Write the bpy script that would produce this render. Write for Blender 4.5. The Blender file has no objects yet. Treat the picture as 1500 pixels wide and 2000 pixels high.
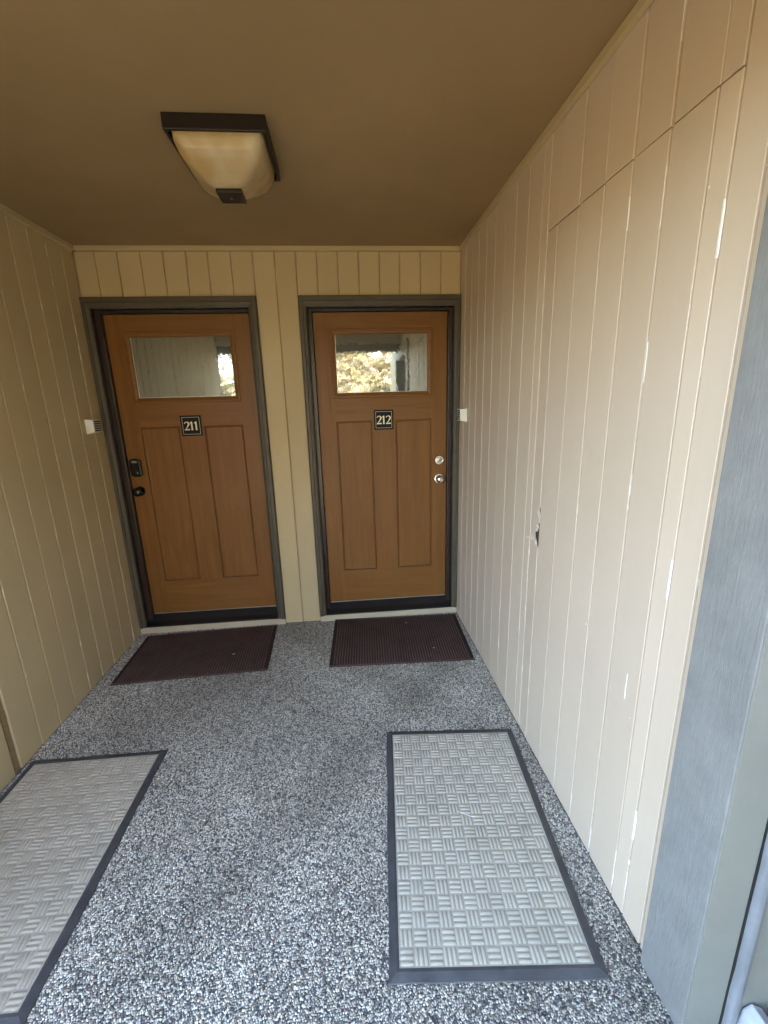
import bpy, bmesh, math, random
import numpy as np
from mathutils import Matrix, Vector

# ------------------------------------------------------------------ camera, world, sun, exposure
scene = bpy.context.scene
col = scene.collection
random.seed(7)
RNG = np.random.default_rng(11)

XR, HC = 2.3215, 2.510            # hall width, ceiling height; back wall plane is y = 0, left wall x = 0
CAM = (1.5364, -2.9539, 1.5638)
YAW, PITCH, ROLL, FPX = 0.08443, -0.24640, -0.02841, 836.39

cam_data = bpy.data.cameras.new('camera')
cam = bpy.data.objects.new('camera', cam_data)
col.objects.link(cam)
_f = Vector((math.sin(YAW) * math.cos(PITCH), math.cos(YAW) * math.cos(PITCH), math.sin(PITCH)))
_r = Vector((math.cos(YAW), -math.sin(YAW), 0))
_u = _r.cross(_f)
_r2 = math.cos(ROLL) * _r + math.sin(ROLL) * _u
_u2 = -math.sin(ROLL) * _r + math.cos(ROLL) * _u
cam.matrix_world = Matrix(((_r2.x, _u2.x, -_f.x, CAM[0]), (_r2.y, _u2.y, -_f.y, CAM[1]), (_r2.z, _u2.z, -_f.z, CAM[2]), (0, 0, 0, 1)))
cam_data.sensor_fit = 'VERTICAL'
cam_data.sensor_height = 24.0
cam_data.lens = FPX / 2000.0 * 24.0
cam_data.clip_start = 0.02
cam_data.clip_end = 2000
scene.camera = cam

SUN_EL, SUN_AZ = math.radians(48), math.radians(12)      # azimuth from +Y towards +X
world = bpy.data.worlds.new('World')
scene.world = world
world.use_nodes = True
wn = world.node_tree
sky = wn.nodes.new('ShaderNodeTexSky')
sky.sky_type = 'NISHITA'
sky.sun_disc = False
sky.sun_elevation = SUN_EL
sky.sun_rotation = SUN_AZ
sky.air_density = 1.0
sky.dust_density = 2.2
sky.ozone_density = 1.0
bg = wn.nodes['Background']
bg.inputs['Strength'].default_value = 0.15
wn.links.new(sky.outputs[0], bg.inputs['Color'])

sd = bpy.data.lights.new('sun', 'SUN')
sd.energy = 5.0
sd.angle = math.radians(0.53)
sd.color = (1.0, 0.95, 0.87)
sun = bpy.data.objects.new('sun', sd)
col.objects.link(sun)
_to = Vector((math.sin(SUN_AZ) * math.cos(SUN_EL), math.cos(SUN_AZ) * math.cos(SUN_EL), math.sin(SUN_EL)))
sun.rotation_euler = _to.to_track_quat('Z', 'Y').to_euler()
sun.location = (0, 6, 12)

scene.view_settings.view_transform = 'Standard'
scene.view_settings.look = 'None'
scene.view_settings.gamma = 1.0
scene.view_settings.use_curve_mapping = False
scene.view_settings.exposure = 4.86

scene.render.engine = 'CYCLES'
cy = scene.cycles
cy.use_denoising = True
cy.max_bounces = 14
cy.diffuse_bounces = 9
cy.glossy_bounces = 5
cy.transmission_bounces = 5
cy.caustics_reflective = False
cy.caustics_refractive = False
cy.sample_clamp_indirect = 8.0

# ------------------------------------------------------------------ material helpers
MATS = {}


def new_mat(name):
    m = bpy.data.materials.new(name)
    m.use_nodes = True
    nt = m.node_tree
    b = nt.nodes['Principled BSDF']
    MATS[name] = m
    return m, nt, b


def nd(nt, kind, **kw):
    n = nt.nodes.new(kind)
    for k, v in kw.items():
        if k in n.inputs:
            n.inputs[k].default_value = v
        else:
            setattr(n, k, v)
    return n


def coords(nt, scale=(1, 1, 1)):
    tc = nd(nt, 'ShaderNodeTexCoord')
    mp = nd(nt, 'ShaderNodeMapping')
    mp.inputs['Scale'].default_value = scale
    nt.links.new(tc.outputs['Object'], mp.inputs['Vector'])
    return mp.outputs['Vector']


def noise(nt, vec, scale, detail=3, rough=0.5, dist=0.0):
    n = nd(nt, 'ShaderNodeTexNoise')
    n.inputs['Scale'].default_value = scale
    n.inputs['Detail'].default_value = detail
    n.inputs['Roughness'].default_value = rough
    n.inputs['Distortion'].default_value = dist
    nt.links.new(vec, n.inputs['Vector'])
    return n.outputs['Fac']


def ramp(nt, fac, stops):
    r = nd(nt, 'ShaderNodeValToRGB')
    el = r.color_ramp.elements
    while len(el) < len(stops):
        el.new(0.5)
    for e, (p, c) in zip(el, stops):
        e.position = p
        e.color = (c, c, c, 1) if isinstance(c, (int, float)) else (*c, 1)
    nt.links.new(fac, r.inputs['Fac'])
    return r.outputs['Color']


def mixc(nt, fac, a, b, mode='MIX'):
    m = nd(nt, 'ShaderNodeMix', data_type='RGBA', blend_type=mode)
    for sock, v in ((m.inputs[0], fac), (m.inputs[6], a), (m.inputs[7], b)):
        if hasattr(v, 'links') or hasattr(v, 'is_linked'):
            nt.links.new(v, sock)
        elif isinstance(v, (int, float)):
            sock.default_value = v
        else:
            sock.default_value = (*v, 1)
    return m.outputs[2]


def bump(nt, b, height, strength=0.3, dist=0.002):
    n = nd(nt, 'ShaderNodeBump')
    n.inputs['Strength'].default_value = strength
    n.inputs['Distance'].default_value = dist
    nt.links.new(height, n.inputs['Height'])
    nt.links.new(n.outputs['Normal'], b.inputs['Normal'])
    return n


def tint_by_piece(nt, colour, amount):
    """small piece-to-piece brightness difference"""
    oi = nd(nt, 'ShaderNodeObjectInfo')
    mr = nd(nt, 'ShaderNodeMapRange')
    mr.inputs['To Min'].default_value = 1 - amount
    mr.inputs['To Max'].default_value = 1 + amount
    nt.links.new(oi.outputs['Random'], mr.inputs['Value'])
    hs = nd(nt, 'ShaderNodeHueSaturation')
    nt.links.new(mr.outputs[0], hs.inputs['Value'])
    nt.links.new(colour, hs.inputs['Color'])
    return hs.outputs['Color']


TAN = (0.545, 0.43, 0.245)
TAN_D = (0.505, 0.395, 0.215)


def make_paint(name, c1, c2, rough=0.55, chips=False, grain=(60, 60, 2.2)):
    m, nt, b = new_mat(name)
    v = coords(nt)
    broad = noise(nt, v, 1.7, 4, 0.6)
    c = mixc(nt, ramp(nt, broad, [(0.3, 0.0), (0.72, 1.0)]), c1, c2)
    # handling smudges
    sm = noise(nt, v, 5.5, 5, 0.65, 0.4)
    c = mixc(nt, ramp(nt, sm, [(0.62, 0.0), (0.8, 0.25)]), c, tuple(x * 0.72 for x in c2))
    c = tint_by_piece(nt, c, 0.035)
    gv = coords(nt, grain)
    g = noise(nt, gv, 1.0, 5, 0.6)
    stip = noise(nt, v, 420, 2, 0.5)
    if chips:
        cv = coords(nt, (30, 30, 7))
        ch = noise(nt, cv, 1.0, 6, 0.72)
        cv2 = noise(nt, v, 1.1, 2)
        add = nd(nt, 'ShaderNodeMath', operation='MULTIPLY_ADD')
        nt.links.new(cv2, add.inputs[0])
        add.inputs[1].default_value = 0.35
        nt.links.new(ch, add.inputs[2])
        c = mixc(nt, ramp(nt, add.outputs[0], [(0.76, 0.0), (0.84, 1.0)]), c, (0.76, 0.69, 0.56))
    nt.links.new(c, b.inputs['Base Color'])
    h = nd(nt, 'ShaderNodeMath', operation='MULTIPLY_ADD')
    nt.links.new(stip, h.inputs[0])
    h.inputs[1].default_value = 0.45
    nt.links.new(g, h.inputs[2])
    bump(nt, b, h.outputs[0], 0.28, 0.0015)
    rr = ramp(nt, broad, [(0.3, rough - 0.08), (0.75, rough + 0.1)])
    nt.links.new(rr, b.inputs['Roughness'])
    b.inputs['Specular IOR Level'].default_value = 0.4
    return m


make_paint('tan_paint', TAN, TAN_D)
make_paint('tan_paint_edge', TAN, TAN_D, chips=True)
make_paint('tan_paint_lit', (0.60, 0.483, 0.362), (0.565, 0.45, 0.328))  # wall tan made paler for the light falling on the right wall
make_paint('tan_paint_lit_edge', (0.60, 0.483, 0.362), (0.565, 0.45, 0.328), chips=True)
make_paint('ceiling_paint_shaded', (0.345, 0.24, 0.118), (0.30, 0.205, 0.098), 0.75, grain=(45, 45, 45))  # wall tan darkened and warmed to hold the ceiling's shade
make_paint('groove_paint', (0.45, 0.34, 0.20), (0.40, 0.30, 0.17), 0.7)
make_paint('sill_paint', (0.60, 0.50, 0.34), (0.47, 0.39, 0.26), 0.6, grain=(2, 60, 60))
make_paint('jamb_paint', (0.25, 0.245, 0.20), (0.20, 0.195, 0.155), 0.45, grain=(40, 3, 60))


def make_trim(name, c1, rough, bumpy, grain):
    m, nt, b = new_mat(name)
    v = coords(nt)
    g = noise(nt, coords(nt, grain), 1.0, 7, 0.68, 0.9)
    w = noise(nt, v, 9, 5, 0.7)
    c = mixc(nt, ramp(nt, w, [(0.35, 0.0), (0.75, 1.0)]), tuple(x * 0.85 for x in c1), tuple(x * 1.12 for x in c1))
    c = mixc(nt, ramp(nt, g, [(0.64, 0.0), (0.78, 0.30)]), c, tuple(min(0.7, x * 2.2 + 0.04) for x in c1))
    sp = noise(nt, v, 85, 3, 0.6)
    c = mixc(nt, ramp(nt, sp, [(0.74, 0.0), (0.78, 0.6)]), c, (0.5, 0.47, 0.42))
    nt.links.new(c, b.inputs['Base Color'])
    bump(nt, b, g, bumpy, 0.004)
    b.inputs['Roughness'].default_value = rough
    return m


make_trim('casing_paint', (0.080, 0.064, 0.040), 0.52, 0.15, (80, 80, 3))
make_trim('stop_paint', (0.034, 0.021, 0.018), 0.3, 0.15, (80, 80, 3))
make_trim('rough_sawn_paint_lit', (0.235, 0.228, 0.208), 0.45, 0.38, (95, 95, 11))  # trim paint lightened for the sheen and daylight on the near casing
make_trim('stop_grey', (0.20, 0.205, 0.205), 0.4, 0.12, (60, 60, 3))
make_trim('threshold_black', (0.012, 0.012, 0.013), 0.30, 0.12, (3, 60, 60))


def make_wood(name, vertical=True):
    m, nt, b = new_mat(name)
    s = (30, 30, 1.6) if vertical else (1.6, 30, 30)
    v = coords(nt, s)
    g = noise(nt, v, 1.0, 7, 0.62, 0.7)
    broad = noise(nt, coords(nt), 2.6, 4, 0.6)
    c = ramp(nt, g, [(0.20, (0.148, 0.057, 0.0110)), (0.5, (0.202, 0.083, 0.0165)), (0.82, (0.262, 0.117, 0.028))])
    c = mixc(nt, ramp(nt, broad, [(0.35, 0.0), (0.75, 0.35)]), c, (0.24, 0.122, 0.042))
    red = noise(nt, coords(nt), 1.9, 3, 0.55, 0.5)
    c = mixc(nt, ramp(nt, red, [(0.52, 0.0), (0.75, 0.55)]), c, (0.215, 0.074, 0.016))
    fine = noise(nt, coords(nt, tuple(x * 5 for x in s)), 1.0, 3, 0.6)
    c = mixc(nt, ramp(nt, fine, [(0.58, 0.0), (0.78, 0.38)]), c, (0.085, 0.036, 0.011))
    nt.links.new(c, b.inputs['Base Color'])
    bump(nt, b, fine, 0.18, 0.0008)
    b.inputs['Roughness'].default_value = 0.46
    b.inputs['Specular IOR Level'].default_value = 0.35
    return m


make_wood('door_wood_vertical', True)
make_wood('door_wood_horizontal', False)


def simple(name, c, rough=0.5, metal=0.0, spec=0.5, var=0.12, bumps=None):
    m, nt, b = new_mat(name)
    v = coords(nt)
    n = noise(nt, v, 14, 5, 0.65)
    cc = mixc(nt, ramp(nt, n, [(0.3, 0.0), (0.7, 1.0)]), tuple(x * (1 - var) for x in c), tuple(min(1, x * (1 + var)) for x in c))
    nt.links.new(cc, b.inputs['Base Color'])
    b.inputs['Roughness'].default_value = rough
    b.inputs['Metallic'].default_value = metal
    b.inputs['Specular IOR Level'].default_value = spec
    if bumps:
        bump(nt, b, noise(nt, v, bumps[0], 4, 0.6), bumps[1], bumps[2])
    return m


simple('weatherstrip', (0.012, 0.009, 0.008), 0.45)
simple('bronze', (0.020, 0.013, 0.010), 0.42, 0.3)
simple('black_lock', (0.008, 0.008, 0.008), 0.22)
simple('chrome', (0.72, 0.71, 0.68), 0.2, 1.0, var=0.04)
simple('aluminium', (0.62, 0.57, 0.48), 0.4, 0.6)
simple('plaque_black', (0.007, 0.006, 0.005), 0.5, spec=0.2)
simple('plaque_cream', (0.86, 0.78, 0.58), 0.5, var=0.05)
simple('plaque_line', (0.50, 0.43, 0.32), 0.5, var=0.1)
simple('white_plastic', (0.78, 0.77, 0.70), 0.4, var=0.04)
simple('black_plastic', (0.012, 0.012, 0.012), 0.5)
simple('rubber', (0.062, 0.060, 0.058), 0.46, bumps=(240, 0.35, 0.001), var=0.3)
simple('caulk_white', (0.80, 0.77, 0.70), 0.6, var=0.06)
simple('bare_wood', (0.27, 0.18, 0.085), 0.75, var=0.3, bumps=(60, 0.6, 0.002))
simple('hole_shade', (0.05, 0.043, 0.034), 0.9)  # dark colour standing for the shade inside the torn hole
simple('torn_board', (0.44, 0.37, 0.28), 0.8, var=0.3, bumps=(90, 0.6, 0.002))
simple('pad_white', (0.46, 0.46, 0.46), 0.6)
simple('thread', (0.8, 0.8, 0.76), 0.6)
simple('dry_leaf', (0.42, 0.30, 0.16), 0.7, var=0.3)
simple('bark', (0.20, 0.165, 0.14), 0.85, var=0.4, bumps=(30, 0.8, 0.02))
simple('leaf_yellow', (0.21, 0.165, 0.080), 0.6, var=0.35)
simple('leaf_green', (0.12, 0.11, 0.06), 0.6, var=0.35)
simple('lawn', (0.105, 0.085, 0.045), 0.9, var=0.4, bumps=(40, 0.8, 0.05))
simple('sky_block_scrub', (0.085, 0.075, 0.04), 0.9, var=0.6, bumps=(2.5, 1.0, 0.4))
simple('brown_door', (0.155, 0.115, 0.085), 0.45, var=0.15)
simple('roof_board', (0.20, 0.165, 0.12), 0.8)


def make_carpet(name, c1, c2):
    m, nt, b = new_mat(name)
    v = coords(nt)
    n = noise(nt, v, 430, 3, 0.7)
    d = noise(nt, v, 7, 5, 0.65)
    c = mixc(nt, ramp(nt, n, [(0.3, 0.0), (0.7, 1.0)]), c2, c1)
    c = mixc(nt, ramp(nt, d, [(0.45, 0.0), (0.78, 0.6)]), c, tuple(x * 0.72 for x in c2))
    nt.links.new(c, b.inputs['Base Color'])
    b.inputs['Roughness'].default_value = 0.95
    b.inputs['Specular IOR Level'].default_value = 0.15
    bump(nt, b, n, 0.9, 0.0025)
    return m


make_carpet('grey_carpet', (0.62, 0.555, 0.42), (0.44, 0.392, 0.298))
make_carpet('taupe_carpet', (0.62, 0.53, 0.39), (0.43, 0.365, 0.27))
make_carpet('brown_groove', (0.062, 0.039, 0.033), (0.034, 0.022, 0.018))  # darker than the ribs, for dirt and painted shade in the grooves
make_carpet('brown_carpet', (0.15, 0.092, 0.074), (0.085, 0.052, 0.042))

# textured privacy glass with a reflective coating
m, nt, b = new_mat('rain_glass')
v = coords(nt, (1, 1, 0.62))
n1 = noise(nt, v, 34, 2, 0.5, 0.8)
n2 = noise(nt, v, 150, 2, 0.5)
h = nd(nt, 'ShaderNodeMath', operation='MULTIPLY_ADD')
nt.links.new(n2, h.inputs[0])
h.inputs[1].default_value = 0.16
nt.links.new(n1, h.inputs[2])
gl = nd(nt, 'ShaderNodeBsdfGlossy')
gl.inputs['Roughness'].default_value = 0.008
gl.inputs['Color'].default_value = (0.93, 0.97, 0.91, 1)
bn = nd(nt, 'ShaderNodeBump')
bn.inputs['Strength'].default_value = 0.012
bn.inputs['Distance'].default_value = 0.010
nt.links.new(h.outputs[0], bn.inputs['Height'])
nt.links.new(bn.outputs['Normal'], gl.inputs['Normal'])
nt.links.new(bn.outputs['Normal'], b.inputs['Normal'])
b.inputs['Base Color'].default_value = (0.075, 0.082, 0.07, 1)
b.inputs['Roughness'].default_value = 0.3
mx = nd(nt, 'ShaderNodeMixShader')
mx.inputs[0].default_value = 0.34
nt.links.new(b.outputs[0], mx.inputs[1])
nt.links.new(gl.outputs[0], mx.inputs[2])
nt.links.new(mx.outputs[0], nt.nodes['Material Output'].inputs['Surface'])

# alabaster lamp glass
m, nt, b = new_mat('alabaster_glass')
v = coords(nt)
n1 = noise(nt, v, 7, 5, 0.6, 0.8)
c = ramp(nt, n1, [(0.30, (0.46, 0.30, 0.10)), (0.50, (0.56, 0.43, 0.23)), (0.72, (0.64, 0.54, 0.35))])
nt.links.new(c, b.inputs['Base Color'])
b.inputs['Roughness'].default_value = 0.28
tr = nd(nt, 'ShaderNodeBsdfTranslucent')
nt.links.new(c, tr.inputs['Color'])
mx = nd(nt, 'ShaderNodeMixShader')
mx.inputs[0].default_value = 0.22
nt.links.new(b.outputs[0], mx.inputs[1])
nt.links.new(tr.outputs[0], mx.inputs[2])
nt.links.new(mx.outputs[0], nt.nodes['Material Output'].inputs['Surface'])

# resin-bound pebbles, colour by stone
m, nt, b = new_mat('pebble')
at = nd(nt, 'ShaderNodeAttribute', attribute_name='stone')
nt.links.new(at.outputs['Color'], b.inputs['Base Color'])
b.inputs['Roughness'].default_value = 0.45
b.inputs['Specular IOR Level'].default_value = 0.35
m, nt, b = new_mat('pebble_bed')
v = coords(nt)
vo = nd(nt, 'ShaderNodeTexVoronoi')
vo.inputs['Scale'].default_value = 120
nt.links.new(v, vo.inputs['Vector'])
c = ramp(nt, vo.outputs['Color'], [(0.0, 0.06), (0.6, 0.16), (1.0, 0.30)])
nt.links.new(c, b.inputs['Base Color'])
bump(nt, b, vo.outputs['Distance'], 0.6, 0.004)
b.inputs['Roughness'].default_value = 0.5


# ------------------------------------------------------------------ mesh helpers
class MB:
    def __init__(self):
        self.v, self.f, self.m = [], [], []

    def add(self, verts, faces, mi=0):
        o = len(self.v)
        self.v += [tuple(p) for p in verts]
        self.f += [tuple(i + o for i in f) for f in faces]
        self.m += [mi] * len(faces)

    def box(self, x0, x1, y0, y1, z0, z1, mi=0):
        self.add([(x0, y0, z0), (x1, y0, z0), (x1, y1, z0), (x0, y1, z0), (x0, y0, z1), (x1, y0, z1), (x1, y1, z1), (x0, y1, z1)],
                 [(0, 3, 2, 1), (4, 5, 6, 7), (0, 1, 5, 4), (1, 2, 6, 5), (2, 3, 7, 6), (3, 0, 4, 7)], mi)

    def prism(self, poly, axis, a0, a1, mi=0):
        """extrude a 2-D polygon along an axis; poly holds the other two coordinates in xyz order"""
        n = len(poly)

        def pt(p, a):
            q = list(p)
            q.insert(axis, a)
            return tuple(q)
        vs = [pt(p, a0) for p in poly] + [pt(p, a1) for p in poly]
        fs = [tuple(range(n)), tuple(range(2 * n - 1, n - 1, -1))]
        fs += [(i, (i + 1) % n + 0, (i + 1) % n + n, i + n) for i in range(n)]
        self.add(vs, fs, mi)

    def lathe(self, prof, centre, axis_y=-1, seg=28, mi=0):
        """profile (radius, out) around an axis that points towards -Y"""
        cx, cy_, cz = centre
        vs, fs = [], []
        for r, o in prof:
            for k in range(seg):
                a = 2 * math.pi * k / seg
                vs.append((cx + r * math.cos(a), cy_ + axis_y * o, cz + r * math.sin(a)))
        for i in range(len(prof) - 1):
            for k in range(seg):
                k2 = (k + 1) % seg
                fs.append((i * seg + k, i * seg + k2, (i + 1) * seg + k2, (i + 1) * seg + k))
        fs.append(tuple(range((len(prof) - 1) * seg, len(prof) * seg)))
        self.add(vs, fs, mi)

    def build(self, name, mats, parent=None, bevel=0.0, smooth=False, seg=2):
        me = bpy.data.meshes.new(name)
        me.from_pydata(self.v, [], self.f)
        if not isinstance(mats, (list, tuple)):
            mats = [mats]
        for k in mats:
            me.materials.append(MATS[k])
        me.polygons.foreach_set('material_index', self.m)
        bm = bmesh.new()
        bm.from_mesh(me)
        bmesh.ops.recalc_face_normals(bm, faces=bm.faces)
        if bevel > 0:
            es = [e for e in bm.edges if len(e.link_faces) == 2 and e.calc_face_angle(0) > 0.4]
            bmesh.ops.bevel(bm, geom=es, offset=bevel, segments=seg, affect='EDGES', profile=0.6, clamp_overlap=True)
        bm.to_mesh(me)
        bm.free()
        if smooth:
            me.polygons.foreach_set('use_smooth', [True] * len(me.polygons))
            try:
                me.set_sharp_from_angle(angle=math.radians(38))
            except Exception:
                pass
        o = bpy.data.objects.new(name, me)
        col.objects.link(o)
        if parent is not None:
            attach(o, parent)
        return o


ROOTLOC = {}


def attach(o, parent):
    o.parent = parent
    # the parts are modelled in place, so undo the whole chain of root offset
    if parent.name in ROOTLOC:
        o.matrix_parent_inverse = Matrix.Translation(-Vector(ROOTLOC[parent.name]))


def tag(o, label=None, cat=None, group=None, kind=None):
    if label:
        o['label'] = label
    if cat:
        o['category'] = cat
    if group:
        o['group'] = group
    if kind:
        o['kind'] = kind
    return o


def thing(name, loc, label, cat, group=None):
    e = bpy.data.objects.new(name, None)
    e.empty_display_size = 0.1
    col.objects.link(e)
    e.location = loc
    ROOTLOC[e.name] = loc
    return tag(e, label, cat, group)


def boxobj(name, b, mat, parent=None, bevel=0.0):
    q = MB()
    q.box(*b)
    return q.build(name, mat, parent, bevel)


# ------------------------------------------------------------------ the setting
g = MB()
g.box(-400, 400, -400, 400, -2.9, -2.75)
tag(g.build('ground', 'lawn'), kind='structure')

hl = MB()  # off-camera ridge added to cover bright sky gaps behind the trees
hv, hf = [], []
HN = 60
for i in range(HN + 1):
    hx = -10 + 70 * i / HN
    top_ = 4.2 + 1.1 * math.sin(hx * 0.31) + 0.7 * math.sin(hx * 0.83 + 1) + random.uniform(-0.5, 0.5)
    top_ *= min(1.0, max(0.0, (hx + 10) / 5.0))
    for k, (yy, zz) in enumerate(((-21, -2.74), (-22, top_ * 0.35 - 1.2), (-23.5, top_ * 0.75), (-26, top_), (-40, -2.74))):
        hv.append((hx + random.uniform(-.3, .3), yy + random.uniform(-.5, .5), zz if k in (0, 4) else zz + random.uniform(-.3, .3)))
for i in range(HN):
    for k in range(4):
        hf.append((i * 5 + k, i * 5 + k + 1, (i + 1) * 5 + k + 1, (i + 1) * 5 + k))
hl.add(hv, hf)
tag(hl.build('sky_block_ridge', 'sky_block_scrub'), kind='structure')

fl = MB()
fl.box(-4.0, XR + 0.6, -4.3, 0.5, -0.25, 0.0)
floor = tag(fl.build('floor', 'pebble_bed'), kind='structure')

cl = MB()
cl.prism([(-4.0, -2.72), (-0.30, -2.72), (-0.30, -2.98), (5.2, -2.98), (5.2, 6.0), (-4.0, 6.0)], 2, HC, HC + 0.12)  # unseen left front and eave line cut back to admit more skylight
ceiling = tag(cl.build('ceiling', 'ceiling_paint_shaded'), kind='structure')
rd = MB()
rd.prism([(-4.1, -2.80), (-0.38, -2.80), (-0.38, -3.06), (5.3, -3.06), (5.3, 6.1), (-4.1, 6.1)], 2, HC + 0.125, HC + 0.30)  # same outline cut back for skylight; the slab also blocks the sun
rd.build('roof_deck', 'roof_board', ceiling)
boxobj('eave_beam', (-0.30, 5.2, -2.965, -2.825, 2.235, HC - 0.002), 'casing_paint', ceiling, 0.004)
boxobj('eave_board', (-0.30, 5.2, -2.8245, -2.79, 2.33, HC - 0.002), 'tan_paint', ceiling, 0.003)

# ---- siding boards: width runs along one horizontal axis, the face looks along the other
T = 0.010          # board thickness over the backing


def board(parent, wall, a0, a1, z0, z1, gap=0.0031, ch=0.0015, segs=6, notches=()):
    """one siding board with wobbling chamfered edges; wall 'L','R' runs along y, 'B' along x"""
    off = random.uniform(-0.0007, 0.0007)
    twist = random.uniform(-0.0009, 0.0009)
    u0, u1 = a0 + gap, a1 - gap
    zs = set(np.linspace(z0, z1, segs + 1).tolist())
    nl = {}
    for side, pts in notches:
        for zz, d in pts:
            if z0 < zz < z1:
                zs.add(zz)
    zs = sorted(zs)
    w0 = [random.uniform(-0.0007, 0.0007) for _ in zs]
    w1 = [random.uniform(-0.0007, 0.0007) for _ in zs]

    def cut(side, z):
        for s, pts in notches:
            if s == side and pts[0][0] <= z <= pts[-1][0]:
                return float(np.interp(z, [p[0] for p in pts], [p[1] for p in pts]))
        return 0.0
    vs, fs, ms = [], [], []
    for i, z in enumerate(zs):
        e0, e1 = u0 + w0[i] + cut(0, z), u1 + w1[i] - cut(1, z)
        for u, n in ((e0, -T), (e0, -ch + off + twist), (e0 + ch, off + twist), (e1 - ch, off - twist), (e1, -ch + off - twist), (e1, -T)):
            if wall == 'L':
                vs.append((n, u, z))
            elif wall == 'R':
                vs.append((XR - n, u, z))
            else:
                vs.append((u, -n, z))
    q = MB()
    k = 6
    for i in range(len(zs) - 1):
        for j, mi in ((0, 1), (1, 1), (2, 0), (3, 1), (4, 1)):
            fs.append((i * k + j, i * k + j + 1, (i + 1) * k + j + 1, (i + 1) * k + j))
            ms.append(mi)
    fs.append(tuple(range(k)))
    ms.append(0)
    fs.append(tuple(range((len(zs) - 1) * k, len(zs) * k)))
    ms.append(0)
    q.v, q.f, q.m = vs, fs, ms
    return q.build('siding_board', ['tan_paint_lit', 'tan_paint_lit_edge'] if wall == 'R' else ['tan_paint', 'tan_paint_edge'], parent)


# right wall
RW_END = -2.146
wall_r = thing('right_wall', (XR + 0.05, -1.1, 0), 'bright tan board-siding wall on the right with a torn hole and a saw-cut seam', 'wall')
boxobj('wall_backing', (XR + T, XR + 0.12, RW_END, 0.2, -0.2, HC - 0.001), 'groove_paint', wall_r)
RG = [0.0, -0.118, -0.249, -0.379, -0.510, -0.646, -0.781, -0.908, -1.040, -1.165, -1.224, -1.306, -1.447, -1.586, -1.713, -1.846, -1.979, -2.032, -2.112, RW_END]
SEAM = 2.166
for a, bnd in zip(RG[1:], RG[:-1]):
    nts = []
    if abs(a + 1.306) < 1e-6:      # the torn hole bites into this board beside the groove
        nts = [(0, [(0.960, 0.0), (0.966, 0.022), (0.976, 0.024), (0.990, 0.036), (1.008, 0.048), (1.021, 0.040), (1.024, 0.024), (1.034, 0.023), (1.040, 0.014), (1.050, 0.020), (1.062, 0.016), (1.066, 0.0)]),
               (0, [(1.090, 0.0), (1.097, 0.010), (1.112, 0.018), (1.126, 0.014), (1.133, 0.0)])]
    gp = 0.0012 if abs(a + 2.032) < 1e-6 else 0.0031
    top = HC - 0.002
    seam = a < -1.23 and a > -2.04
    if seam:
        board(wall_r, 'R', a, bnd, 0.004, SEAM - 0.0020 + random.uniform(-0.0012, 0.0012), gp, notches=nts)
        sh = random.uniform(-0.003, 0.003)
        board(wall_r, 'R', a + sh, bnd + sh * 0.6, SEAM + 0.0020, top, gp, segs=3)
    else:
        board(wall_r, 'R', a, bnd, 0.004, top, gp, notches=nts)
q = MB()
q.prism([(XR - 0.016, 2.481), (XR - 0.0015, 2.477), (XR - 0.0015, HC - 0.001), (XR - 0.016, HC - 0.001)], 1, RW_END + 0.002, -0.018)
q.build('crown_strip', 'tan_paint', wall_r, 0.002)
boxobj('hole_shade_patch', (XR + T - 0.0015, XR + T + 0.002, -1.3055, -1.245, 0.958, 1.138), 'hole_shade', wall_r)  # dark patch set behind the hole as its shade
# splintered flap beside the hole
q = MB()
q.add([(XR + 0.002, -1.270, 1.020), (XR - 0.012, -1.205, 0.975), (XR + 0.003, -1.274, 0.976), (XR + 0.0045, -1.268, 1.018), (XR - 0.0095, -1.203, 0.973), (XR + 0.0055, -1.272, 0.974)],
      [(0, 1, 2), (5, 4, 3), (0, 3, 4, 1), (1, 4, 5, 2), (2, 5, 3, 0)])
tag(q.build('torn_flap', 'torn_board', wall_r), 'splintered flap of siding sticking out beside the hole')
# caulk left in the filled joint, and a scrape
for (y, za, zb, w) in ((-2.0305, 1.838, 1.946, 0.0042), (-2.0300, 1.070, 1.174, 0.0040), (-2.0320, 0.300, 0.406, 0.0046), (-1.9265, 0.700, 0.784, 0.0022), (-1.850, 1.60, 1.70, 0.0018), (-1.713, 2.00, 2.08, 0.0018), (-2.0325, 0.205, 0.222, 0.003)):
    q = MB()
    n = 7
    vs, fs = [], []
    for i in range(n):
        z = za + (zb - za) * i / (n - 1)
        ww = w * (0.75 if i in (0, n - 1) else random.uniform(0.8, 1.1))
        dy = random.uniform(-0.0006, 0.0006)
        for u, o in ((-ww, 0.0), (-ww * 0.5, 0.0022), (ww * 0.5, 0.0022), (ww, 0.0)):
            vs.append((XR + 0.001 - o, y + dy + u, z))
    for i in range(n - 1):
        for j in range(3):
            fs.append((i * 4 + j, i * 4 + j + 1, i * 4 + j + 5, i * 4 + j + 4))
    q.add(vs, fs)
    q.build('caulk_strip', 'caulk_white', wall_r)
for (y, z, s) in ((-1.462, 1.247, 0.006), (-1.473, 1.236, 0.004), (-1.478, 1.228, 0.005), (-1.70, 0.82, 0.004), (-1.985, 1.985, 0.006), (-1.96, 0.66, 0.003)):
    q = MB()
    n = 7
    ring = [(XR + 0.0003, y + s * math.cos(k * 2 * math.pi / n) * random.uniform(0.5, 1.1), z + s * math.sin(k * 2 * math.pi / n) * random.uniform(0.5, 1.2)) for k in range(n)]
    q.add(ring + [(XR - 0.0022, y, z)], [(k, (k + 1) % n, n) for k in range(n)])
    q.build('paint_chip', 'caulk_white', wall_r)

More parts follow.
